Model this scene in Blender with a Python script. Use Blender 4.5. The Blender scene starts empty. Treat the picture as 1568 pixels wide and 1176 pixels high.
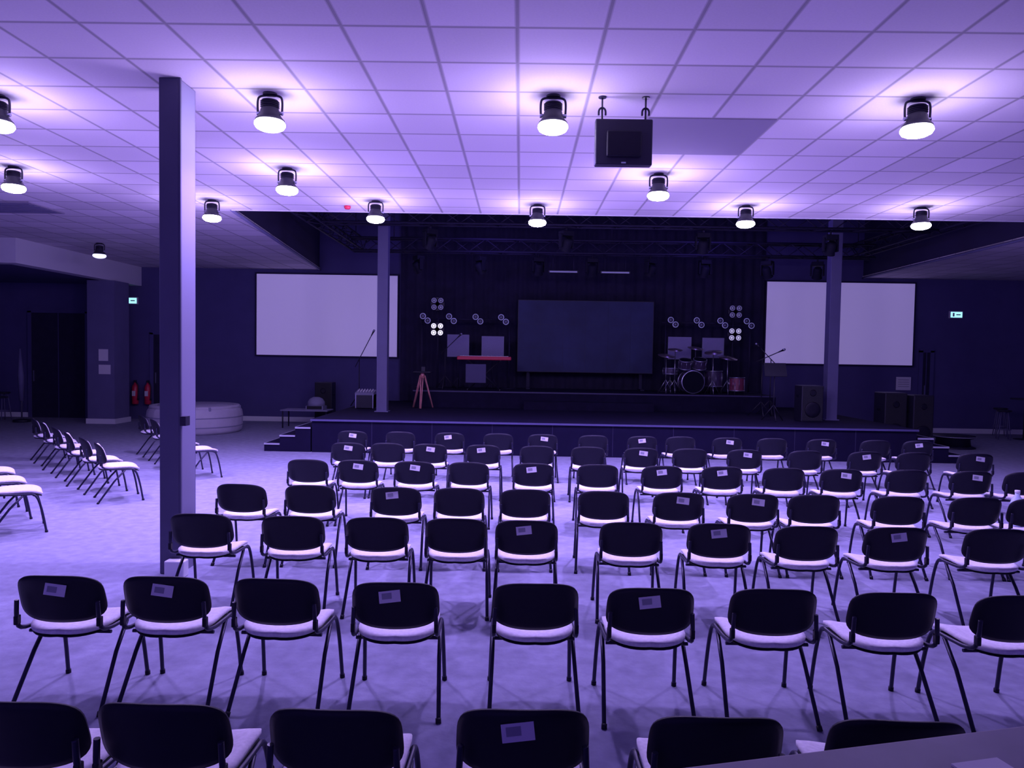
import bpy, bmesh, math, random
from mathutils import Vector, Matrix
random.seed(4)
scene=bpy.context.scene
pi=math.pi

# ------------------------------------------------------------------ materials
def mat(name,col,rough=0.6,metal=0.0,noise=0.0,nscale=20.0,emis=None,estr=0.0,bump=0.0,spec=0.5):
    m=bpy.data.materials.new(name); m.use_nodes=True
    nt=m.node_tree; b=nt.nodes['Principled BSDF']
    b.inputs['Base Color'].default_value=(*col,1); b.inputs['Roughness'].default_value=rough
    b.inputs['Metallic'].default_value=metal; b.inputs['Specular IOR Level'].default_value=spec
    if emis:
        b.inputs['Emission Color'].default_value=(*emis,1); b.inputs['Emission Strength'].default_value=estr
    if noise>0 or bump>0:
        tc=nt.nodes.new('ShaderNodeTexCoord'); n=nt.nodes.new('ShaderNodeTexNoise')
        n.inputs['Scale'].default_value=nscale; n.inputs['Detail'].default_value=5
        nt.links.new(tc.outputs['Object'],n.inputs['Vector'])
        if noise>0:
            r=nt.nodes.new('ShaderNodeMapRange'); r.inputs['To Min'].default_value=1-noise; r.inputs['To Max'].default_value=1+noise
            r.inputs['From Min'].default_value=.3; r.inputs['From Max'].default_value=.7
            nt.links.new(n.outputs['Fac'],r.inputs['Value'])
            mx=nt.nodes.new('ShaderNodeVectorMath'); mx.operation='SCALE'; mx.inputs[0].default_value=col
            nt.links.new(r.outputs[0],mx.inputs['Scale']); nt.links.new(mx.outputs[0],b.inputs['Base Color'])
        if bump>0:
            bp=nt.nodes.new('ShaderNodeBump'); bp.inputs['Strength'].default_value=bump; bp.inputs['Distance'].default_value=.01
            nt.links.new(n.outputs['Fac'],bp.inputs['Height']); nt.links.new(bp.outputs[0],b.inputs['Normal'])
    return m

TILE=0.615
def ceiling_mat():
    m=bpy.data.materials.new('ceiling_tiles'); m.use_nodes=True; nt=m.node_tree; b=nt.nodes['Principled BSDF']
    b.inputs['Roughness'].default_value=.9; b.inputs['Specular IOR Level'].default_value=.15
    g=nt.nodes.new('ShaderNodeNewGeometry'); sx=nt.nodes.new('ShaderNodeSeparateXYZ'); nt.links.new(g.outputs['Position'],sx.inputs[0])
    def M(op,a,bv=None,c=None):
        n=nt.nodes.new('ShaderNodeMath'); n.operation=op
        for i,v in enumerate((a,bv,c)):
            if v is None: continue
            if isinstance(v,(int,float)): n.inputs[i].default_value=v
            else: nt.links.new(v,n.inputs[i])
        return n.outputs[0]
    ds=[];ids=[]
    for ax,off in (('X',0.06),('Y',-5.13)):
        t=M('DIVIDE',M('ADD',sx.outputs[ax],off+TILE*200),TILE)
        fr=M('FRACT',t); d=M('MINIMUM',fr,M('SUBTRACT',1.0,fr)); ds.append(d); ids.append(M('FLOOR',t))
    dm=M('MINIMUM',ds[0],ds[1])
    line=M('LESS_THAN',dm,0.018)
    edge=M('LESS_THAN',dm,0.032)
    cb=nt.nodes.new('ShaderNodeCombineXYZ'); nt.links.new(ids[0],cb.inputs[0]); nt.links.new(ids[1],cb.inputs[1])
    wn=nt.nodes.new('ShaderNodeTexWhiteNoise'); wn.noise_dimensions='2D'; nt.links.new(cb.outputs[0],wn.inputs['Vector'])
    n=nt.nodes.new('ShaderNodeTexNoise'); n.inputs['Scale'].default_value=60; nt.links.new(g.outputs['Position'],n.inputs['Vector'])
    v=M('ADD',M('MULTIPLY',wn.outputs['Value'],0.13),M('ADD',M('MULTIPLY',n.outputs['Fac'],0.08),0.58))
    v=M('MULTIPLY',v,M('SUBTRACT',1.0,M('ADD',M('MULTIPLY',line,0.26),M('MULTIPLY',edge,0.22))))
    cc=nt.nodes.new('ShaderNodeCombineXYZ')
    nt.links.new(M('MULTIPLY',v,0.98),cc.inputs[0]); nt.links.new(M('MULTIPLY',v,0.90),cc.inputs[1]); nt.links.new(v,cc.inputs[2])
    nt.links.new(cc.outputs[0],b.inputs['Base Color'])
    return m

M_ceil=ceiling_mat()
M_carpet=mat('carpet',(0.285,0.29,0.40),.95,noise=.14,nscale=9,bump=.7,spec=.1)
M_wall=mat('navy_wall_paint',(0.075,0.065,0.20),.85,noise=.06,nscale=2)
M_black=mat('black_drape',(0.018,0.014,0.050),.9,noise=.15,nscale=5)
M_void=mat('void_roof',(0.025,0.019,0.07),.9)
M_stage=mat('stage_black',(0.012,0.009,0.036),.85,noise=.2,nscale=6,spec=.15)
M_stagef=mat('stage_fascia',(0.009,0.007,0.028),.9,noise=.1,nscale=4,spec=.1)
M_nose=mat('step_nosing',(0.40,0.40,0.50),.5)
M_skirt=mat('white_skirting',(0.75,0.75,0.8),.5)
M_beam=mat('bulkhead_paint',(0.6,0.58,0.68),.8)
M_post=mat('post_paint',(0.085,0.08,0.15),.55,noise=.06,nscale=3)
M_post2=mat('stage_post_paint',(0.13,0.12,0.25),.6,noise=.06,nscale=3)
M_plastic=mat('black_shell',(0.008,0.007,0.020),.5,noise=.1,nscale=30,spec=.3)
M_tube=mat('black_tube',(0.02,0.018,0.05),.35,metal=.3)
M_seat=mat('seat_fabric',(0.76,0.73,0.80),.95,noise=.10,nscale=60,spec=.1)
M_paper=mat('paper',(0.70,0.68,0.74),.8)
M_print=mat('print',(0.3,0.3,0.36),.8)
M_screen=mat('projection_screen',(0.85,0.82,0.9),.8,emis=(.46,.36,.90),estr=.28)  # slight emission stands in for light falling on the white screens
M_led=mat('led_screen_glass',(0.028,0.036,0.11),.5,noise=.2,nscale=2,spec=.25)
M_dark=mat('dark_equipment',(0.016,0.014,0.036),.45)
M_rig=mat('rig_black',(0.010,0.009,0.026),.7,spec=.2)
M_grille=mat('speaker_grille',(0.012,0.012,0.022),.7,bump=.6,nscale=120)
M_grey=mat('grey_panel',(0.26,0.25,0.38),.7)
M_metal=mat('chrome',(0.5,0.5,0.62),.3,metal=.9)
M_truss=mat('truss_metal',(0.024,0.020,0.055),.6,spec=.25)
M_lens=mat('lamp_lens',(1,1,1),.3,emis=(0.98,0.90,1.0),estr=60)
M_lensoff=mat('lamp_lens_dim',(1,1,1),.3,emis=(.6,.6,1.0),estr=1.6)
M_ring=mat('blinder_lens',(.8,.8,.9),.3,emis=(.8,.75,1),estr=1.5)
M_ringdim=mat('blinder_lens_dim',(.30,.28,.48),.2,emis=(.5,.45,1),estr=.10)
M_red=mat('red_lacquer',(0.60,0.02,0.07),.4)
M_wood=mat('pale_wood',(0.75,0.30,0.32),.5,noise=.2,nscale=8)
M_white=mat('white_pvc',(0.52,0.48,0.60),.5,noise=.04,nscale=6)
M_water=mat('tub_cover',(0.38,0.35,0.48),.5)
M_exit=mat('exit_sign_face',(0.2,.7,.6),.4,emis=(.35,.85,.9),estr=1.3)
M_cym=mat('bronze',(0.45,0.38,0.40),.35,metal=.9)
M_desk=mat('desk_top',(0.22,0.19,0.28),.55,noise=.08,nscale=10)
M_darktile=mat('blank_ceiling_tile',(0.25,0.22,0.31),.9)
M_bottle=mat('bottle_plastic',(0.55,0.65,0.85),.15)

# ------------------------------------------------------------------ mesh builder
class MB:
    def __init__(s): s.bm=bmesh.new(); s.mats=[]
    def mi(s,m):
        if m not in s.mats: s.mats.append(m)
        return s.mats.index(m)
    def box(s,c,size,m,rot=None,bev=0.0):
        r=bmesh.ops.create_cube(s.bm,size=1.0); vs=r['verts']
        bmesh.ops.scale(s.bm,vec=size,verts=vs)
        fs=set(f for v in vs for f in v.link_faces)
        if bev>0:
            es=list(set(e for v in vs for e in v.link_edges))
            rb=bmesh.ops.bevel(s.bm,geom=es,offset=bev,segments=2,affect='EDGES',profile=.5)
            vs=list(set(rb['verts'])|set(v for v in vs if v.is_valid)); fs=set(f for v in vs for f in v.link_faces)
        if rot: bmesh.ops.rotate(s.bm,cent=(0,0,0),matrix=rot,verts=vs)
        bmesh.ops.translate(s.bm,vec=c,verts=vs)
        k=s.mi(m)
        for f in fs: f.material_index=k
    def b2(s,lo,hi,m,bev=0.0):
        lo=Vector(lo);hi=Vector(hi); s.box((lo+hi)/2,tuple(hi-lo),m,bev=bev)
    def ring(s,c,x,y,r,n): return [s.bm.verts.new(c+x*(math.cos(2*pi*i/n)*r)+y*(math.sin(2*pi*i/n)*r)) for i in range(n)]
    def tube(s,pts,r,m,n=8,cap=True):
        pts=[Vector(p) for p in pts]; k=s.mi(m); rs=r if isinstance(r,(list,tuple)) else [r]*len(pts)
        rings=[];px=None
        for i,p in enumerate(pts):
            t=(pts[min(i+1,len(pts)-1)]-pts[max(i-1,0)]).normalized()
            if px is None:
                a=Vector((0,0,1)) if abs(t.z)<.9 else Vector((1,0,0)); px=a.cross(t).normalized()
            else:
                px=(px-t*px.dot(t)).normalized()
            py=t.cross(px); rings.append(s.ring(p,px,py,rs[i],n))
        for a,b in zip(rings,rings[1:]):
            for i in range(n):
                f=s.bm.faces.new((a[i],a[(i+1)%n],b[(i+1)%n],b[i])); f.material_index=k; f.smooth=True
        if cap:
            for q in (list(reversed(rings[0])),rings[-1]):
                try:
                    f=s.bm.faces.new(q); f.material_index=k
                except: pass
    def cyl(s,p0,p1,r,m,n=20,r1=None): s.tube([p0,p1],[r,r if r1 is None else r1],m,n)
    def lathe(s,prof,m,c=(0,0,0),n=32,M=None,mod=None,capb=True,capt=True):
        k=s.mi(m); c=Vector(c); rings=[]
        for (r,z) in prof:
            rg=[]
            for i in range(n):
                a=2*pi*i/n; rr=r*(1+(mod(a,z) if mod else 0)); v=Vector((rr*math.cos(a),rr*math.sin(a),z))
                if M: v=M@v
                rg.append(s.bm.verts.new(v+c))
            rings.append(rg)
        for a,b in zip(rings,rings[1:]):
            for i in range(n):
                f=s.bm.faces.new((a[i],a[(i+1)%n],b[(i+1)%n],b[i])); f.material_index=k; f.smooth=True
        if capb: f=s.bm.faces.new(list(reversed(rings[0]))); f.material_index=k
        if capt: f=s.bm.faces.new(rings[-1]); f.material_index=k
    def pad(s,fn,m,nu=14,nv=10,th=0.02,ex=4.0,m2=None):
        k=s.mi(m); k2=s.mi(m2 or m)
        def sq(a,b):
            q=(abs(a)**ex+abs(b)**ex)**(1/ex)
            mx=max(abs(a),abs(b))
            if q<1e-6: return 0,0
            return a*mx/q,b*mx/q
        F={};B={}
        for i in range(nu+1):
            for j in range(nv+1):
                a=-1+2*i/nu;b=-1+2*j/nv; e=max(abs(a),abs(b))
                A,Bq=sq(a,b); p,n=fn(A,Bq); p=Vector(p);n=Vector(n).normalized()
                t=th*.5*(1-max(0,(e-.8)/.2)**2*.55)
                F[i,j]=s.bm.verts.new(p+n*t); B[i,j]=s.bm.verts.new(p-n*t)
        for i in range(nu):
            for j in range(nv):
                f=s.bm.faces.new((F[i,j],F[i+1,j],F[i+1,j+1],F[i,j+1])); f.material_index=k; f.smooth=True
                f=s.bm.faces.new((B[i,j+1],B[i+1,j+1],B[i+1,j],B[i,j])); f.material_index=k2; f.smooth=True
        per=[(i,0) for i in range(nu)]+[(nu,j) for j in range(nv)]+[(i,nv) for i in range(nu,0,-1)]+[(0,j) for j in range(nv,0,-1)]
        for q in range(len(per)):
            a=per[q];b=per[(q+1)%len(per)]
            f=s.bm.faces.new((F[b],F[a],B[a],B[b])); f.material_index=k; f.smooth=True
    def mesh(s,name):
        bmesh.ops.recalc_face_normals(s.bm,faces=s.bm.faces)
        me=bpy.data.meshes.new(name); s.bm.to_mesh(me); s.bm.free()
        for m in s.mats: me.materials.append(m)
        return me
    def obj(s,name,loc=(0,0,0),rz=0.0,parent=None):
        return put(s.mesh(name),name,loc,rz,parent)
def put(me,name,loc=(0,0,0),rz=0.0,parent=None):
    o=bpy.data.objects.new(name,me); scene.collection.objects.link(o); o.location=loc; o.rotation_euler=(0,0,rz)
    if parent: o.parent=parent
    return o
def RX(a): return Matrix.Rotation(a,3,'X')
def RY(a): return Matrix.Rotation(a,3,'Y')
def RZ(a): return Matrix.Rotation(a,3,'Z')
def smooth(pts,n=2):
    pts=[Vector(p) for p in pts]
    for _ in range(n):
        q=[pts[0]]
        for a,b in zip(pts,pts[1:]): q+= [a*.75+b*.25,a*.25+b*.75]
        q.append(pts[-1]); pts=q
    return pts

# ------------------------------------------------------------------ room shell
H=4.2; YB=20.0; XL=-16.0; XR=15.0; Y0=-3.0; VO=6.3
def slab(name,lo,hi,m):
    b=MB(); b.b2(lo,hi,m); return b.obj(name)
slab('floor',(XL,Y0,-.1),(XR,YB,0),M_carpet)
slab('wall_back',(XL,YB,0),(XR,YB+.15,VO),M_wall)
slab('wall_left',(XL-.15,Y0,0),(XL,YB,H),M_wall)
slab('wall_right',(XR,Y0,0),(XR+.15,YB,H),M_wall)
b=MB(); k=b.mi(M_ceil); YE=11.75
def prism(mb,poly,z0,z1,m):
    k=mb.mi(m); lo=[mb.bm.verts.new((x,y,z0)) for x,y in poly]; hi=[mb.bm.verts.new((x,y,z1)) for x,y in poly]
    mb.bm.faces.new(list(reversed(lo))).material_index=k; mb.bm.faces.new(hi).material_index=k
    n=len(poly)
    for i in range(n): mb.bm.faces.new((lo[i],lo[(i+1)%n],hi[(i+1)%n],hi[i])).material_index=k
prism(b,[(XL,Y0),(XR,Y0),(XR,YE),(XL,YE)],H,H+.05,M_ceil)
prism(b,[(XL,YE),(-4.7,YE),(-5.55,YB),(XL,YB)],H,H+.05,M_ceil)
prism(b,[(9.1,YE),(XR,YE),(XR,YB),(9.3,YB)],H,H+.05,M_ceil)
b.obj('ceiling')
b=MB()
prism(b,[(-4.8,YE-.12),(9.2,YE-.12),(9.2,YE-.02),(-4.8,YE-.02)],H+.051,VO,M_void)
prism(b,[(-4.8,YE),(-4.72,YE),(-5.57,YB),(-5.65,YB)],H+.051,VO,M_void)
prism(b,[(9.12,YE),(9.22,YE),(9.42,YB),(9.32,YB)],H+.051,VO,M_void)
b.obj('wall_void')
slab('ceiling_void',(-5.8,YE-.2,VO),(9.6,YB+.15,VO+.1),M_void)
b=MB(); b.b2((-4.7,YE-.02,H-.01),(9.1,YE+.02,H+.06),M_beam)
b.obj('trim_ceiling_edge')
b=MB()
b.tube([(-4.7,YE,H+.0),(-5.55,YB-.02,H+.0)],.03,M_post2,6); b.obj('trim_opening_left')
b=MB(); b.tube([(9.1,YE,H),(9.3,YB-.02,H)],.03,M_post2,6); b.obj('trim_opening_right')
b=MB(); b.b2((-10.8,15,3.68),(-10.5,YB,H),M_beam); b.b2((XL,15,3.68),(-10.8,15.3,H),M_beam)
b.obj('bulkhead_beam')
slab('ceiling_low',(XL,15.3,3.72),(-10.8,YB,3.80),M_wall)
b=MB(); b.b2((-11.12,18.5,0),(-10.42,19.2,3.68),M_post2); b.b2((-11.15,18.47,0),(-10.39,19.23,.13),M_skirt)
b.b2((-10.82,18.485,1.62),(-10.58,18.5,1.92),M_paper); b.b2((-10.82,18.485,1.28),(-10.52,18.5,1.52),M_paper)
b.obj('boxed_column')
for nm,x0,x1 in (('baseboard_back_left',XL,-11.15),('baseboard_back_mid',-9.3,-4.6),('baseboard_back_right',11.3,XR)):
    slab(nm,(x0,YB-.03,0),(x1,YB,.13),M_skirt)
def door(x0,x1,zt,name):
    b=MB(); b.b2((x0,YB-.04,0),(x1,YB-.002,zt),M_black); 
    for x in (x0,x1): b.b2((x-.05,YB-.06,0),(x+.05,YB-.002,zt+.05),M_wall)
    b.b2((x0-.05,YB-.06,zt),(x1+.05,YB-.002,zt+.1),M_wall); b.b2(((x0+x1)/2-.01,YB-.05,0),((x0+x1)/2+.01,YB-.04,zt),M_wall)
    b.b2((x0+.1,YB-.07,1.0),(x0+.13,YB-.04,1.3),M_metal); b.obj(name)
door(-10.2,-9.35,2.35,'door_1'); door(10.95,11.25,2.2,'door_2'); door(-13.6,-12.0,2.9,'door_3')
b=MB(); k=b.mi(M_black); n=260; x0,x1=-3.3,6.62; prev=None
for i in range(n+1):
    x=x0+(x1-x0)*i/n; y=YB-.12+.025*math.sin(i*.9)
    a=b.bm.verts.new((x,y,.645)); c=b.bm.verts.new((x,y,5.9))
    if prev: f=b.bm.faces.new((prev[0],a,c,prev[1])); f.material_index=k; f.smooth=True
    prev=(a,c)
b.obj('stage_curtain')

# ------------------------------------------------------------------ posts
b=MB(); b.b2((-.085,0,0),(.085,.32,H),M_post,bev=.008); b.b2((.0851,.02,0),(.088,.30,H-.01),mat('post_side_lit',(.22,.21,.33),.6)); b.b2((.086,-.002,0),(.10,.02,H),M_post)  # paler sheet puts the lit side of the post into its colour
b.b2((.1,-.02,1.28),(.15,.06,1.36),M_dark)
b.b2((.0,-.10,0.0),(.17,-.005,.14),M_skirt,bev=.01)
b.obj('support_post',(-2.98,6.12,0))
for x,y in ((-3.04,16.0),(6.76,15.85)):
    b=MB(); b.b2((-.115,-.115,.0),(.115,.115,VO-.65),M_post2,bev=.008); b.b2((-.15,-.15,0),(.15,.15,.02),M_post2)
    b.obj('support_post',(x,y,.641))

# ------------------------------------------------------------------ stage
SF=13.9; SZ=.64
b=MB()
b.b2((-4.0,SF,0),(7.6,YB-.2,SZ-.02),M_stagef); b.b2((-4.02,SF-.03,SZ-.03),(7.62,YB-.2,SZ),M_stage)
b.b2((-4.02,SF-.045,SZ-.035),(7.62,SF-.03,SZ+.002),mat('stage_edge_trim',(.09,.08,.2),.4))
for i in range(1,10): b.b2((-4+i*1.16-.006,SF-.004,.02),(-4+i*1.16+.006,SF,SZ-.04),M_black)
st=b.obj('stage')
def steps(name,sx,x):
    b=MB()
    for i in range(3):
        z=.16*(3-i); x0=x+sx*i*.3; x1=x+sx*(i+1)*.3
        lo,hi=min(x0,x1),max(x0,x1)
        b.b2((lo,SF+.02,0),(hi,SF+1.3,z),M_stagef)
        b.b2((lo,SF-.0,z-.03),(hi,SF+.02,z),M_nose); xe=x1-sx*.015
        b.b2((min(x1,xe),SF+.02,z-.03),(max(x1,xe),SF+1.3,z+.002),M_nose)
    b.obj(name)
steps('stage_steps',-1,-4.03); steps('stage_steps',1,7.63)
b=MB(); b.b2((-2.6,17.6,SZ+.001),(6.2,YB-.25,1.05),M_stage); b.b2((-2.6,17.585,1.02),(6.2,17.6,1.052),mat('riser_edge',(.06,.05,.14),.4))
b.b2((0.1,17.25,SZ+.001),(3.2,17.58,.84),M_stage)
b.obj('stage_riser')

# ------------------------------------------------------------------ screens
def pscreen(x0,x1,z0,z1):
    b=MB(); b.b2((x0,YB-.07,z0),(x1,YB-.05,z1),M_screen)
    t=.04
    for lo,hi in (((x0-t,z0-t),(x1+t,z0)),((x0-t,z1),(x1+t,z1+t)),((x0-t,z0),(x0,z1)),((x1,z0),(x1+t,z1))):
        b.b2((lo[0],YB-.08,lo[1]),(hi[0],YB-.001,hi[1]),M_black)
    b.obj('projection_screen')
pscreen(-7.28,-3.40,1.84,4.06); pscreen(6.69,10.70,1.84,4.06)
b=MB(); X0,X1,Z0,Z1=-.09,3.52,1.50,3.42
b.b2((X0,19.3,Z0),(X1,19.42,Z1),M_dark,bev=.01)
for i in range(6):
    for j in range(3):
        w=(X1-X0-.04)/6;h=(Z1-Z0-.04)/3
        b.b2((X0+.02+i*w+.002,19.292,Z0+.02+j*h+.002),(X0+.02+(i+1)*w-.002,19.3,Z0+.02+(j+1)*h-.002),M_led)
for x in (X0+.3,X1-.3): b.b2((x-.04,19.42,1.051),(x+.04,19.5,Z1),M_truss); b.b2((x-.05,19.1,1.052),(x+.05,19.6,1.09),M_truss)
b.obj('led_video_wall')

# ------------------------------------------------------------------ chairs
def chair_mesh(label):
    b=MB(); R=.0115
    for s in (-1,1):
        b.tube(smooth([(s*.212,-.235,.60),(s*.217,-.232,.50),(s*.22,-.20,.425),(s*.22,.05,.41),(s*.22,.15,.41),(s*.228,.20,.25),(s*.235,.24,.0)]),R,M_tube,8)
        b.tube([(s*.22,.04,.402),(s*.224,-.08,.27),(s*.238,-.27,.0)],R,M_tube,8)
        b.tube([(s*.238,-.27,.0),(s*.2355,-.256,.022)],.015,M_plastic,8); b.tube([(s*.235,.24,0),(s*.2345,.238,.022)],.015,M_plastic,8)
        b.box((s*.217,-.225,.49),(.022,.035,.05),M_plastic,bev=.006)
    for y,z in ((-.12,.395),(.13,.395)): b.tube([(-.22,y,z),(.22,y,z)],.010,M_tube,8)
    def seat(dz,sc=1.0):
        def f(a,c):
            rear=-.245+.085*abs(a)**2.2
            y=(.215*c if c>0 else -rear*c*1.0)
            x=a*.212*sc
            z=.440+dz-.026*(1-a*a)+(-.03*max(0,c)**3)+.022*max(0,-c)**3*(1-abs(a))
            return (x,y*sc,z),(0,0,1)
        return f
    b.pad(seat(0),M_seat,16,14,.040,6)
    b.pad(seat(-.027,.97),M_plastic,12,10,.010,6)
    def back(dy):
        def f(a,c):
            hz=.118+.016*(1-a*a) if c>0 else .122+.012*(1-a*a)
            z=.61+c*hz
            x=a*(.228-.004*c); y=-.245+.060*a*a -.035*c +dy
            return (x,y,z),(-.25*a,1,.2)
        return f
    b.pad(back(0),M_plastic,18,12,.022,4.2)
    b.pad(lambda a,c:back(.018)(a*.9,c*.86),M_seat,14,10,.024,4.2)
    if label:
        lx=label*.02; rr=RY(label*.12)@RX(-.13)
        b.box((lx,-.2845,.672),(.11,.002,.06),M_paper,rot=rr)
        b.box((lx-.015,-.286,.675),(.05,.001,.03),M_print,rot=rr)
    return b.mesh('stacking_chair')
CM=[chair_mesh(0),chair_mesh(1),chair_mesh(-1)]
rows=[
 (2.353,.979,[(-1.73,0),(-1.227,0),(-.618,0),(.026,1),(.70,0),(1.33,0)]),
 (3.69,.996,[(-2.419,1),(-1.868,1),(-1.27,0),(-.645,1),(.095,0),(.703,1),(1.355,0),(1.973,0),(2.604,0)]),
 (5.155,.99,[(-2.344,0),(-1.663,0),(-1.043,0),(-.452,0),(.068,1),(.839,0),(1.492,1),(2.107,0),(2.764,1),(3.512,0)]),
 (6.36,.993,[(-2.495,0),(-1.885,0),(-1.10,1),(-.531,0),(.056,0),(.776,0),(1.439,1),(2.101,1),(2.653,0),(3.409,0),(4.106,0),(4.62,0)]),
 (7.93,.997,[(-2.35,0),(-1.795,1),(-1.153,1),(-.548,0),(.173,1),(.886,0),(1.586,1),(2.263,1),(2.948,0),(3.582,1),(4.303,0),(5.009,1),(5.607,0)]),
 (9.5,.994,[(-2.28,1),(-1.755,0),(-1.188,1),(-.47,1),(.239,0),(.931,0),(1.631,1),(2.28,0),(3.006,1),(3.793,0),(4.589,1),(5.229,0),(6.06,1)]),
 (10.93,.98,[(-2.6,1),(-1.843,0),(-1.087,1),(-.33,0),(.366,1),(1.143,0),(1.9,1),(2.505,0),(3.222,1),(3.928,0),(4.685,1),(5.512,0),(6.178,1)]),
]
for d,kx,cs in rows:
    for i,(x,l) in enumerate(cs):
        m=CM[0] if not l else CM[random.choice((1,2))]
        gap=min([abs(x-c[0]) for c in cs if c[0]!=x])
        j=.05 if gap>.58 else .012
        put(m,'stacking_chair',(x*kx,d+.28+random.uniform(-.02,.02),0),random.uniform(-j,j))
side=[(-5.12,9.2),(-5.65,9.75),(-6.2,10.3),(-6.8,10.95),(-7.4,11.6),(-8.0,12.25),
      (-4.85,10.95),(-5.45,11.65),(-6.05,12.4),(-6.65,13.15),
      (-5.25,7.5),(-5.8,8.05),(-6.35,8.65)]
for x,y in side: put(CM[0],'stacking_chair',(x,y,0),-pi*.29+random.uniform(-.05,.05))

# ------------------------------------------------------------------ ceiling lamps
def lamp(x,y,on=True,e=1.0):
    root=bpy.data.objects.new('ceiling_spotlight',None); scene.collection.objects.link(root); root.location=(x,y,H); root.scale=(1.12,)*3
    b=MB()
    b.cyl((0,0,-.012),(0,0,0),.055,M_dark,20)
    b.tube(smooth([(-.095,0,-.17),(-.10,0,-.06),(-.085,0,-.02),(0,0,-.014),(.085,0,-.02),(.10,0,-.06),(.095,0,-.17)],2),.009,M_dark,8)
    b.lathe([(.045,-.05),(.062,-.055),(.065,-.12),(.072,-.13),(.075,-.16),(.10,-.195),(.112,-.207),(.112,-.217),(.098,-.217),(.09,-.207)],M_dark,n=28,capt=False)
    for i in range(4): b.lathe([(.066,-.065-i*.014),(.074,-.067-i*.014),(.066,-.070-i*.014)],M_dark,n=24)
    b.cyl((-.105,0,-.155),(-.07,0,-.155),.014,M_metal,10); b.cyl((.07,0,-.155),(.105,0,-.155),.014,M_metal,10)
    b.obj('lamp_housing',parent=root)
    b=MB(); b.lathe([(.104,-.216),(.117,-.230),(.119,-.248),(.106,-.270),(.08,-.284),(.045,-.292),(.004,-.294)],M_lens if on else M_lensoff,n=28)
    b.obj('lamp_bulb',parent=root)
    if on:
        L=bpy.data.lights.new('lamp_light','SPOT'); L.energy=LE*e; L.color=LC; L.spot_size=2.5; L.spot_blend=.9; L.shadow_soft_size=.06
        o=bpy.data.objects.new('lamp_light',L); scene.collection.objects.link(o); o.parent=root; o.location=(0,0,-.33)
        P=bpy.data.lights.new('lamp_spill','POINT'); P.energy=LE*.085*e*(1.5 if y<8 else 1); P.color=(LC[0]*1.1,LC[1]*1.1,1); P.shadow_soft_size=.14
        o=bpy.data.objects.new('lamp_spill',P); scene.collection.objects.link(o); o.parent=root; o.location=(0,0,-.52)
LE=510; LC=(.44,.285,1.0)
for x,y,e in ((-2.25,6.47,.5),(.25,6.44,.5),(3.4,6.4,.45),(-4.77,6.6,.6),(-2.93,9.05,1),(1.67,9.07,1.1),(-6.42,9.15,.85),(-4.7,11.0,.8),(-2.2,10.9,.85),(.22,11.0,.85),(3.3,10.86,.9),(5.85,10.8,.9)):
    lamp(x,y,True,e)
lamp(-9.1,15.6,False)

b=MB()
b.box((0,0,-.40),(.50,.09,.40),M_dark,rot=None,bev=.012); b.box((0,-.06,-.42),(.30,.04,.22),M_plastic,bev=.01)
b.box((0,-.048,-.58),(.04,.004,.012),M_ringdim)
for s in (-1,1):
    b.tube([(s*.19,0,0),(s*.19,0,-.10)],.008,M_dark); b.tube(smooth([(s*.19-.03,0,-.16),(s*.19-.03,0,-.11),(s*.19,0,-.09),(s*.19+.03,0,-.11),(s*.19+.03,0,-.16)]),.009,M_dark)
    b.tube([(s*.19,0,-.1),(s*.19,0,-.22)],.009,M_dark); b.cyl((s*.19,0,-.01),(s*.19,0,0),.035,M_dark,14)
b.obj('hanging_monitor',(.87,6.45,H))
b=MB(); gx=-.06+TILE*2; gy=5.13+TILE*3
b.b2((gx+.01,gy+.01,H-.006),(gx+TILE*2-.01,gy+TILE*2-.01,H-.0005),M_darktile); b.obj('ceiling_dark_tiles')  # block of darker ceiling tiles
b=MB(); b.b2((-8.9,11.3,H-.02),(-7.7,12.2,H-.001),M_darktile); 
for i in range(6): b.b2((-8.85,11.38+i*.13,H-.03),(-7.75,11.42+i*.13,H-.02),M_post2)
b.obj('ceiling_air_vent')
b=MB(); b.lathe([(.05,0),(.05,-.03),(.035,-.05)],M_red,n=18); b.obj('smoke_detector',(-2.72,11.3,H))

# ------------------------------------------------------------------ truss and rigging in void
def truss(name,p0,p1,w=.3):
    b=MB(); p0=Vector(p0);p1=Vector(p1); d=(p1-p0); L=d.length; t=d.normalized(); s=t.cross(Vector((0,0,1))).normalized()*w/2; u=Vector((0,0,w/2))
    cor=[s+u,s-u,-s-u,-s+u]
    for c in cor: b.tube([p0+c,p1+c],.024,M_truss,8)
    n=int(L/.4)
    for i in range(n):
        a=p0+d*(i/n); e=p0+d*((i+1)/n)
        for q in range(4):
            c0,c1=cor[q],cor[(q+1)%4]
            if i%2: c0,c1=c1,c0
            b.tube([a+c0,e+c1],.011,M_truss,6)
    for f in (.08,.5,.92):
        p=p0+d*f; b.tube([p+u,Vector((p.x,p.y,VO))],.012,M_truss,6)
    b.obj(name)
truss('lighting_truss',(-4.1,15.0,4.75),(8.4,15.0,4.75)); truss('lighting_truss',(-4.1,17.6,4.55),(8.4,17.6,4.55))
truss('lighting_truss',(-4.35,12.3,4.8),(-4.35,19.6,4.8)); truss('lighting_truss',(8.7,12.3,4.8),(8.7,19.6,4.8))
b=MB()
for i in range(7):
    y=12.4+i*1.2
    b.b2((-5.4,y-.07,VO-.24),(9.2,y+.07,VO-.22),M_truss); b.b2((-5.4,y-.012,VO-.22),(9.2,y+.012,VO-.02),M_truss); b.b2((-5.4,y-.07,VO-.02),(9.2,y+.07,VO),M_truss)
b.obj('roof_joists')
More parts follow.
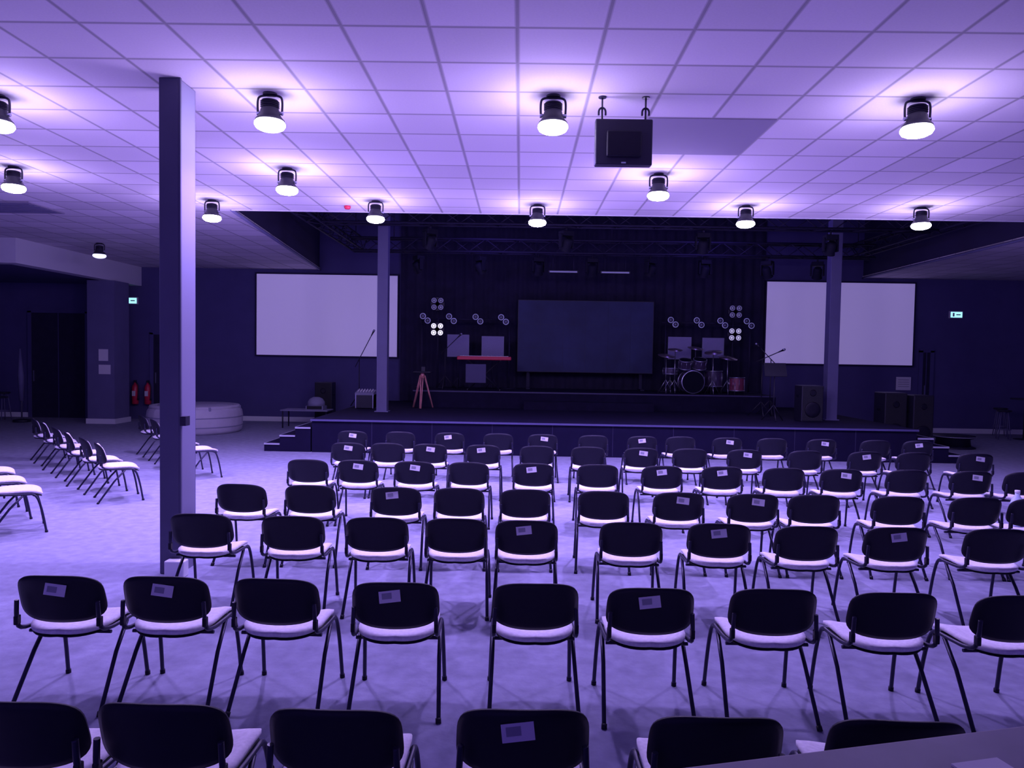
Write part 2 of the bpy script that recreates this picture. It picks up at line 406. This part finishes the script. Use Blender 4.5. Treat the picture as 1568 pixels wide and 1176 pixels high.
def moving_head():
    b=MB()
    b.tube([(0,0,0),(0,0,-.08)],.02,M_truss,8); b.box((0,0,-.13),(.26,.2,.10),M_rig,bev=.01)
    for s in (-1,1): b.box((s*.14,0,-.28),(.035,.10,.28),M_rig,bev=.01)
    b.lathe([(.07,.13),(.10,.08),(.105,-.08),(.12,-.14)],M_rig,c=(0,-.02,-.34),M=RX(.6),n=20,capt=False)
    b.lathe([(.11,-.130),(.02,-.128)],M_rig,c=(0,-.02,-.34),M=RX(.6),n=20)
    return b.mesh('stage_moving_light')
mh=moving_head()
for x in (-1.9,.9,3.7,6.3): put(mh,'stage_moving_light',(x,15.0,4.575),random.uniform(-1,1))
for x in (-2.5,-1.0,.4,1.7,3.1,4.4,5.9,7.1): put(mh,'stage_moving_light',(x,17.6,4.375),random.uniform(-1,1))
for x in (1.0,2.25):
    b=MB(); b.box((0,0,0),(.72,.08,.07),M_dark,bev=.01); b.box((0,-.043,-.005),(.66,.006,.035),M_ringdim)
    for s in (-.25,.25): b.tube([(s,0,.03),(s,0,.41)],.01,M_truss)
    b.obj('led_batten',(x,17.6,3.97))
for x,y in ((-1.0,16.4),(4.6,16.4)):
    P=bpy.data.lights.new('stage_fill_light','POINT'); P.energy=42; P.color=(.25,.16,1); P.shadow_soft_size=.15  # added fill without a fitting, lifts the stage blacks
    o=bpy.data.objects.new('stage_fill_light',P); scene.collection.objects.link(o); o.location=(x,y,4.9)

# ------------------------------------------------------------------ upstage light frames
def blinder(x,z,lens,y=18.9):
    b=MB(); b.box((0,.05,0),(.12,.06,.36),M_dark,bev=.01); b.box((0,.05,0),(.36,.06,.12),M_dark,bev=.01)
    for sx in (-1,1):
        for sz in (-1,1):
            c=(sx*.088,0,sz*.088); R=RX(pi/2)
            b.lathe([(.05,-.06),(.082,-.03),(.084,.03),(.07,.032)],M_dark,c=c,M=R,n=24)
            b.lathe([(.066,.0335),(.046,.036)],lens,c=c,M=R,n=24,capb=False,capt=False)
            b.lathe([(.032,.0335),(.010,.04)],lens,c=c,M=R,n=20,capt=True)
    b.tube([(0,.08,0),(0,.15,0)],.015,M_truss); b.obj('four_cell_blinder',(x,y,z))
M_ringdim2=mat('twin_lens',(.25,.24,.45),.3,emis=(.40,.36,1),estr=.22)
def twin(x,z,y=18.9):
    b=MB(); t=RY(.75)
    b.box((0,.05,0),(.34,.07,.09),M_dark,rot=t,bev=.01)
    for s in (-1,1):
        c=t@Vector((s*.085,0,0))
        b.lathe([(.06,-.06),(.088,-.03),(.088,.03),(.078,.032)],M_dark,c=c,M=RX(pi/2),n=24)
        b.lathe([(.078,.0335),(.060,.04)],M_ringdim2,c=c,M=RX(pi/2),n=24,capb=False,capt=False)
        b.lathe([(.035,.034),(.01,.04)],M_grey,c=c,M=RX(pi/2),n=24)
    b.tube([(0,.08,0),(0,.2,0)],.015,M_truss); b.obj('twin_beam_light',(x,y,z))
for x in (-2.49,-1.81,-1.12,-.455,3.94,4.61,5.22,5.9): twin(x,2.86)
blinder(-2.18,2.58,M_ring); blinder(-2.18,3.24,M_ringdim); blinder(5.55,2.57,mat('blinder_lens_mid',(.6,.6,.8),.3,emis=(.7,.65,1),estr=.55)); blinder(5.55,3.16,M_ringdim)
for x0,x1,xs in ((-2.7,-.2,-2.18),(3.7,6.1,5.55)):
    b=MB(); y=19.1
    b.tube([(x0,y,2.86),(x1,y,2.86)],.025,M_truss)
    for x in (x0+.1,x1-.1,xs): b.tube([(x,y+.0,1.06),(x,y,3.45 if x==xs else 2.9)],.025,M_truss); b.cyl((x,y,1.051),(x,y,1.07),.2,M_truss,20)
    b.obj('lighting_pipe_frame')
M_cloth=mat('panel_cloth',(.26,.24,.40),.9,noise=.08,nscale=50)
for x0,x1,z0,z1 in ((-1.9,-1.33,1.87,2.45),(-1.01,-.43,1.83,2.42),(3.8,4.40,1.9,2.48),(4.68,5.24,1.95,2.47)):
    b=MB(); b.b2((x0,18.75,z0),(x1,18.8,z1),M_grey,bev=.008)
    xm=(x0+x1)/2; b.tube([(xm,18.83,1.1),(xm,18.83,z1-.1)],.018,M_truss)
    for a in range(3): b.tube([(xm,18.83,1.35),(xm+.2*math.cos(a*2.09+.5),18.83+.16*math.sin(a*2.09+.5),1.06)],.011,M_truss)
    b.b2((x0+.03,18.742,z0+.03),(x1-.03,18.75,z1-.03),M_cloth); b.obj('acoustic_panel')

# ------------------------------------------------------------------ drum kit
def tripod(b,x,y,z0,z1,r=.28,m=M_metal,t=.009):
    b.tube([(x,y,z0+.1),(x,y,z1)],t,m,8)
    for a in range(3):
        an=a*2.094+.4; b.tube([(x,y,z0+.34),(x+r*math.cos(an),y+r*math.sin(an),z0+.01)],t*.9,m,8)
b=MB(); shell=mat('drum_shell',(.06,.04,.10),.3); skin=mat('drum_skin',(.008,.008,.02),.8,spec=.1); skinw=mat('drum_skin_white',(.4,.4,.55),.5); shellr=mat('tom_shell_red',(.22,.04,.09),.4)
def drum(c,r,h,M=None,sk=skin,sh=None):
    M=M or Matrix.Identity(3)
    b.lathe([(r,-h/2),(r,h/2)],sh or shell,c=c,M=M,n=32,capb=False,capt=False)
    for z in (-h/2,h/2): b.lathe([(r,z-.012),(r+.012,z-.012),(r+.012,z+.012),(r-.01,z+.012)],M_metal,c=c,M=M,n=32,capb=False,capt=False)
    b.lathe([(r-.005,-h/2),(r-.005,h/2)],sk,c=c,M=M,n=32)
    for i in range(8):
        a=i*pi/4; p=[M@Vector(((r+.012)*math.cos(a),(r+.012)*math.sin(a),z))+Vector(c) for z in (-h*.4,h*.4)]; b.tube(p,.006,M_metal,6)
drum((0,0,.30),.28,.42,RX(pi/2))
drum((-.16,.0,.74),.15,.2,RX(.35)); drum((.2,0,.75),.16,.22,RX(.35)); drum((.62,.25,.38),.21,.38); drum((-.45,.35,.55),.18,.14,None,skinw)
drum((1.12,-.05,.26),.18,.32,None,skinw,shellr)
for a in range(3): b.tube([(1.12+.19*math.cos(a*2.09),-.05+.19*math.sin(a*2.09),0.005),(1.12+.19*math.cos(a*2.09),-.05+.19*math.sin(a*2.09),.3)],.008,M_metal,6)
b.tube([(-.1,.05,.55),(-.16,.02,.65)],.012,M_metal); b.tube([(.1,.05,.55),(.2,.02,.65)],.012,M_metal)
for a in range(3):
    b.tube([(.62+.2*math.cos(a*2.09),.25+.2*math.sin(a*2.09),0.005),(.62+.21*math.cos(a*2.09),.25+.21*math.sin(a*2.09),.4)],.008,M_metal,6)
tripod(b,-.45,.35,0,.48,.22)
for x,y,z,r in ((-.62,.05,.95,.21),(-.38,.15,1.10,.18),(.52,-.05,1.05,.22),(.95,.2,.92,.24),(.15,.25,1.15,.2)):
    tripod(b,x,y,0,z,.2); b.lathe([(.03,.022),(.04,.012),(r,-.012),(r,-.015),(.02,.008)],M_cym,c=(x,y,z),M=RX(.25)@RY(random.uniform(-.15,.15)),n=32)
b.obj('drum_kit',(4.25,18.05,1.051))

b=MB(); b.box((0,0,.80),(1.34,.32,.09),M_red,bev=.015)
b.box((0,-.08,.852),(1.2,.14,.012),M_paper)
for i in range(36): 
    if i%7 not in (2,6): b.box((-.58+i*.0333,-.055,.862),(.014,.09,.012),M_plastic)
b.box((0,.09,.85),(1.2,.1,.01),M_plastic)
for s in (-1,1):
    b.tube([(-.4*s,.1*s,.02),(.4*s,.1*s,.75)],.016,M_dark); 
for s in (-1,1):
    b.tube([(s*.4,-.18,.02),(s*.4,.18,.02)],.016,M_dark); b.tube([(s*.4,-.14,.75),(s*.4,.14,.75)],.014,M_dark)
b.box((-.2,-.13,.42),(.5,.03,.46),mat('stand_cloth',(.11,.10,.21),.9))
b.obj('keyboard_on_stand',(-.9,18.1,1.051))
b=MB(); b.box((0,0,.86),(.42,.26,.03),M_dark,bev=.01); b.cyl((0,0,.72),(0,0,.85),.05,M_wood,16); b.box((.02,0,.93),(.1,.1,.12),M_dark,bev=.01)
for a in range(3):
    an=a*2.094+.5
    for o in (-.025,.025):
        n=Vector((-math.sin(an),math.cos(an),0))*o
        b.tube([Vector((.05*math.cos(an),.05*math.sin(an),.78))+n,Vector((.27*math.cos(an),.27*math.sin(an),.012))+n*.5],.014,M_wood,8)
b.obj('wooden_tripod',(-2.32,17.2,SZ+.001))

def micstand(x,y,z0,h,dx,dz,name='microphone_stand'):
    b=MB(); tripod(b,0,0,0,h,.3,M_dark,.012); b.tube([(-dx*.35,0,h-dz*.35),(dx,0,h+dz)],.010,M_dark)
    v=Vector((dx,0,dz)).normalized(); p=Vector((dx,0,h+dz)); b.tube([p,p+v*.12],[.012,.022],M_dark,12); b.tube([p+v*.12,p+v*.17],[.03,.022],M_metal,12)
    b.obj(name,(x,y,z0))
micstand(-3.85,17.3,SZ+.001,1.15,.28,.55); micstand(5.45,16.4,SZ+.001,1.3,.35,.16); micstand(5.85,17.0,SZ+.001,1.3,-.25,.25); micstand(-1.9,18.3,1.051,1.0,.3,.3)
b=MB(); tripod(b,0,0,0,1.0,.25,M_dark,.012); b.box((0,-.03,1.08),(.46,.02,.3),M_dark,rot=RX(-.4)); b.obj('music_stand',(5.35,15.3,SZ+.001))

def speaker(x,y,z,w,d,h,name='loudspeaker',rz=0):
    b=MB(); b.box((0,0,h/2),(w,d,h),M_dark,bev=.02); b.box((0,-d/2-.004,h/2),(w-.05,.012,h-.05),M_grille,bev=.004)
    b.lathe([(w*.36,.006),(w*.33,.016),(w*.15,.010)],M_plastic,c=(0,-d/2-.004,h*.34),M=RX(pi/2),n=28); b.lathe([(w*.15,.008),(w*.12,.014)],M_plastic,c=(0,-d/2-.004,h*.8),M=RX(pi/2),n=20)
    for s in (-1,1): b.box((s*(w/2+.004),0,h*.7),(.012,.16,.05),M_plastic,bev=.004)
    b.obj(name,(x,y,z),rz)
speaker(6.12,15.4,SZ+.001,.46,.42,.76)
speaker(8.12,15.95,0,.48,.5,1.26,'bass_speaker'); speaker(8.66,15.85,0,.44,.5,1.22,'bass_speaker')
speaker(-5.2,19.3,0,.46,.42,1.14)
b=MB(); b.box((0,0,.17),(.42,.34,.32),M_dark,bev=.01); b.box((0,-.02,.37),(.44,.32,.06),M_grey,rot=RX(.2),bev=.008)
for i in range(6): 
    for j in range(3): b.cyl((-.16+i*.064,-.12+j*.08,.38+j*.018),(-.16+i*.064,-.12+j*.08,.415+j*.018),.012,M_paper,8)
for s in (-1,1):
    b.box((s*.2,0,.17),(.02,.35,.32),M_metal)
b.obj('mixing_console',(-3.6,16.9,SZ+.001))
b=MB(); b.box((0,0,.45),(1.2,.6,.03),M_grey,bev=.006)
for sx in (-1,1):
    for sy in (-1,1): b.tube([(sx*.55,sy*.24,.0),(sx*.55,sy*.24,.44)],.018,M_dark)
b.obj('folding_table',(-5.45,18.5,0))
b=MB(); prism(b,[(-.22,-.18),(.22,-.18),(.22,.18),(-.22,.18)],0,.1,M_grey)
b.lathe([(.22,.1),(.21,.2),(.16,.28),(.08,.32)],M_grey,n=24); b.box((0,-.182,.06),(.38,.012,.08),M_grille); b.obj('practice_amplifier',(-5.2,18.45,.466))

# ------------------------------------------------------------------ hot tub
b=MB()
b.lathe([(.98,0),(1.03,.06),(1.05,.18),(1.05,.40),(1.03,.52),(.99,.58)],M_white,n=96,mod=lambda a,z:.012*abs(math.sin(a*14)),capt=False,capb=True)
b.lathe([(.99,.57),(1.01,.60),(.98,.64),(.90,.65),(.84,.62),(.82,.56),(.5,.55),(.02,.55)],M_white,n=64,capb=False)
b.lathe([(.835,.62),(.80,.655),(.4,.68),(.02,.685)],M_water,n=48,capb=False)
for z in (.17,.38): b.lathe([(1.063,z-.012),(1.07,z),(1.063,z+.012)],M_grey,n=64,capb=False,capt=False)
for i in range(6): a=i*pi/3+.2; b.box((1.0*math.cos(a),1.0*math.sin(a),.53),(.05,.05,.2),M_grey,rot=RZ(a),bev=.008)
b.obj('inflatable_hot_tub',(-7.72,17.15,0))

for x,z in ((-10.86+.1,3.27),(11.85,3.24)):
    b=MB(); b.box((0,0,0),(.36,.06,.20),M_white,bev=.008); b.box((0,-.033,0),(.31,.004,.15),M_exit)
    b.box((.05,-.037,0),(.12,.003,.03),M_paper); b.box((-.08,-.037,0),(.05,.003,.10),M_paper); b.obj('exit_sign',(x,YB-.035,z))
for x in (-10.62,-10.27-.0):
    b=MB(); b.lathe([(.06,0),(.085,.02),(.085,.46),(.06,.53),(.03,.56),(.03,.60)],M_red,n=24); b.box((0,0,.63),(.05,.09,.06),M_dark,bev=.008)
    b.tube(smooth([(0.02,-.03,.62),(.12,-.05,.55),(.11,-.05,.25)]),.013,M_dark); b.box((0,-.083,.3),(.09,.01,.14),M_paper)
    b.tube([(.11,-.05,.25),(.11,-.05,.12)],[.014,.03],M_dark,10); b.box((0,.09,.35),(.06,.02,.2),M_dark); b.box((0,.03,.42),(.1,.13,.03),M_dark)
    b.obj('fire_extinguisher',(x+.02,YB-.165,.42))
b=MB(); b.box((0,0,0),(.4,.012,.36),M_paper); 
for i in range(4): b.box((0,-.008,.1-.06*i),(.3,.003,.015),M_print)
b.obj('wall_notice',(10.5,YB-.035,1.34))

def bartable(x,y,h=1.05,r=.33):
    b=MB(); b.lathe([(r,h-.03),(r+.005,h-.015),(r,h)],M_dark,n=32); b.cyl((0,0,.03),(0,0,h-.03),.035,M_dark); b.lathe([(.24,0),(.24,.015),(.05,.035)],M_dark,n=28); b.obj('bar_table',(x,y,0))
def stool(x,y,h=.75):
    b=MB(); b.lathe([(.15,h-.04),(.17,h-.02),(.16,h),(.02,h+.01)],M_dark,n=24)
    for a in range(4):
        an=a*pi/2+.4; b.tube([(.1*math.cos(an),.1*math.sin(an),h-.04),(.19*math.cos(an),.19*math.sin(an),.005)],.012,M_post2)
    b.lathe([(.165,.25),(.175,.26),(.165,.27)],M_post2,n=24,capb=False,capt=False); b.obj('bar_stool',(x,y,0))
bartable(12.9,18.6); stool(12.3,18.5); stool(13.5,18.9); stool(12.8,19.4); bartable(-14.2,18.6,1.0); stool(-13.6,18.9); bartable(-12.6,17.0,.75,.4)
b=MB(); b.lathe([(.45,0),(.45,.02),(.38,.05)],M_dark,n=36); b.lathe([(.36,.05),(.34,.20),(.44,.24),(.46,.26),(.44,.28),(.02,.28)],M_dark,n=36); b.lathe([(.462,.255),(.466,.262),(.462,.269)],M_nose,n=36,capb=False,capt=False)
b.obj('round_plinth',(9.9,16.6,0))
b=MB(); b.lathe([(.2,0),(.2,.06),(.05,.08)],M_dark,n=24); b.tube([(0,0,.06),(0,0,.6),(-.03,0,1.9)],[.02,.02,.02],M_post); b.tube([(-.005,0,.55),(-.015,0,1.2),(-.03,0,1.9)],[.05,.075,.02],M_post2,14); b.obj('folded_parasol',(-12.9,18.6,0))

b=MB(); b.lathe([(.05,0),(.055,.02),(.055,.2),(.045,.24),(.02,.28),(.02,.31)],M_bottle,n=20); b.lathe([(.022,.30),(.022,.325)],M_paper,n=14); b.obj('water_bottle',(4.58,6.66,.440))

# sound desk counter
b=MB()
b.box((0,0,1.18),(2.2,.9,.04),M_desk,rot=None,bev=.008); b.box((0,0,1.15),(2.16,.86,.02),M_dark); b.box((0,.38,.57),(2.1,.04,1.14),M_stagef)
for s in (-1,1): b.box((s*1.04,0,.57),(.04,.8,1.14),M_stagef)
b.box((-.56,.33,1.202),(.10,.05,.004),M_paper)
o=b.obj('sound_desk_counter',(1.46,1.08,0),.24)

# ------------------------------------------------------------------ world & camera
w=bpy.data.worlds.new('world'); scene.world=w; w.use_nodes=True
bg=w.node_tree.nodes['Background']; bg.inputs[0].default_value=(.18,.10,.80,1); bg.inputs[1].default_value=.6
cam=bpy.data.cameras.new('camera'); co=bpy.data.objects.new('camera',cam); scene.collection.objects.link(co)
cam.sensor_width=36; cam.lens=1110/1568*36; cam.clip_start=.05; cam.clip_end=100
R=Matrix.Rotation(.011,4,'Z')@Matrix.Rotation(pi/2-math.atan(43/1110),4,'X')@Matrix.Rotation(.0165,4,'Z')
co.matrix_world=Matrix.Translation((0,0,1.92))@R
scene.camera=co
scene.view_settings.view_transform='Standard'
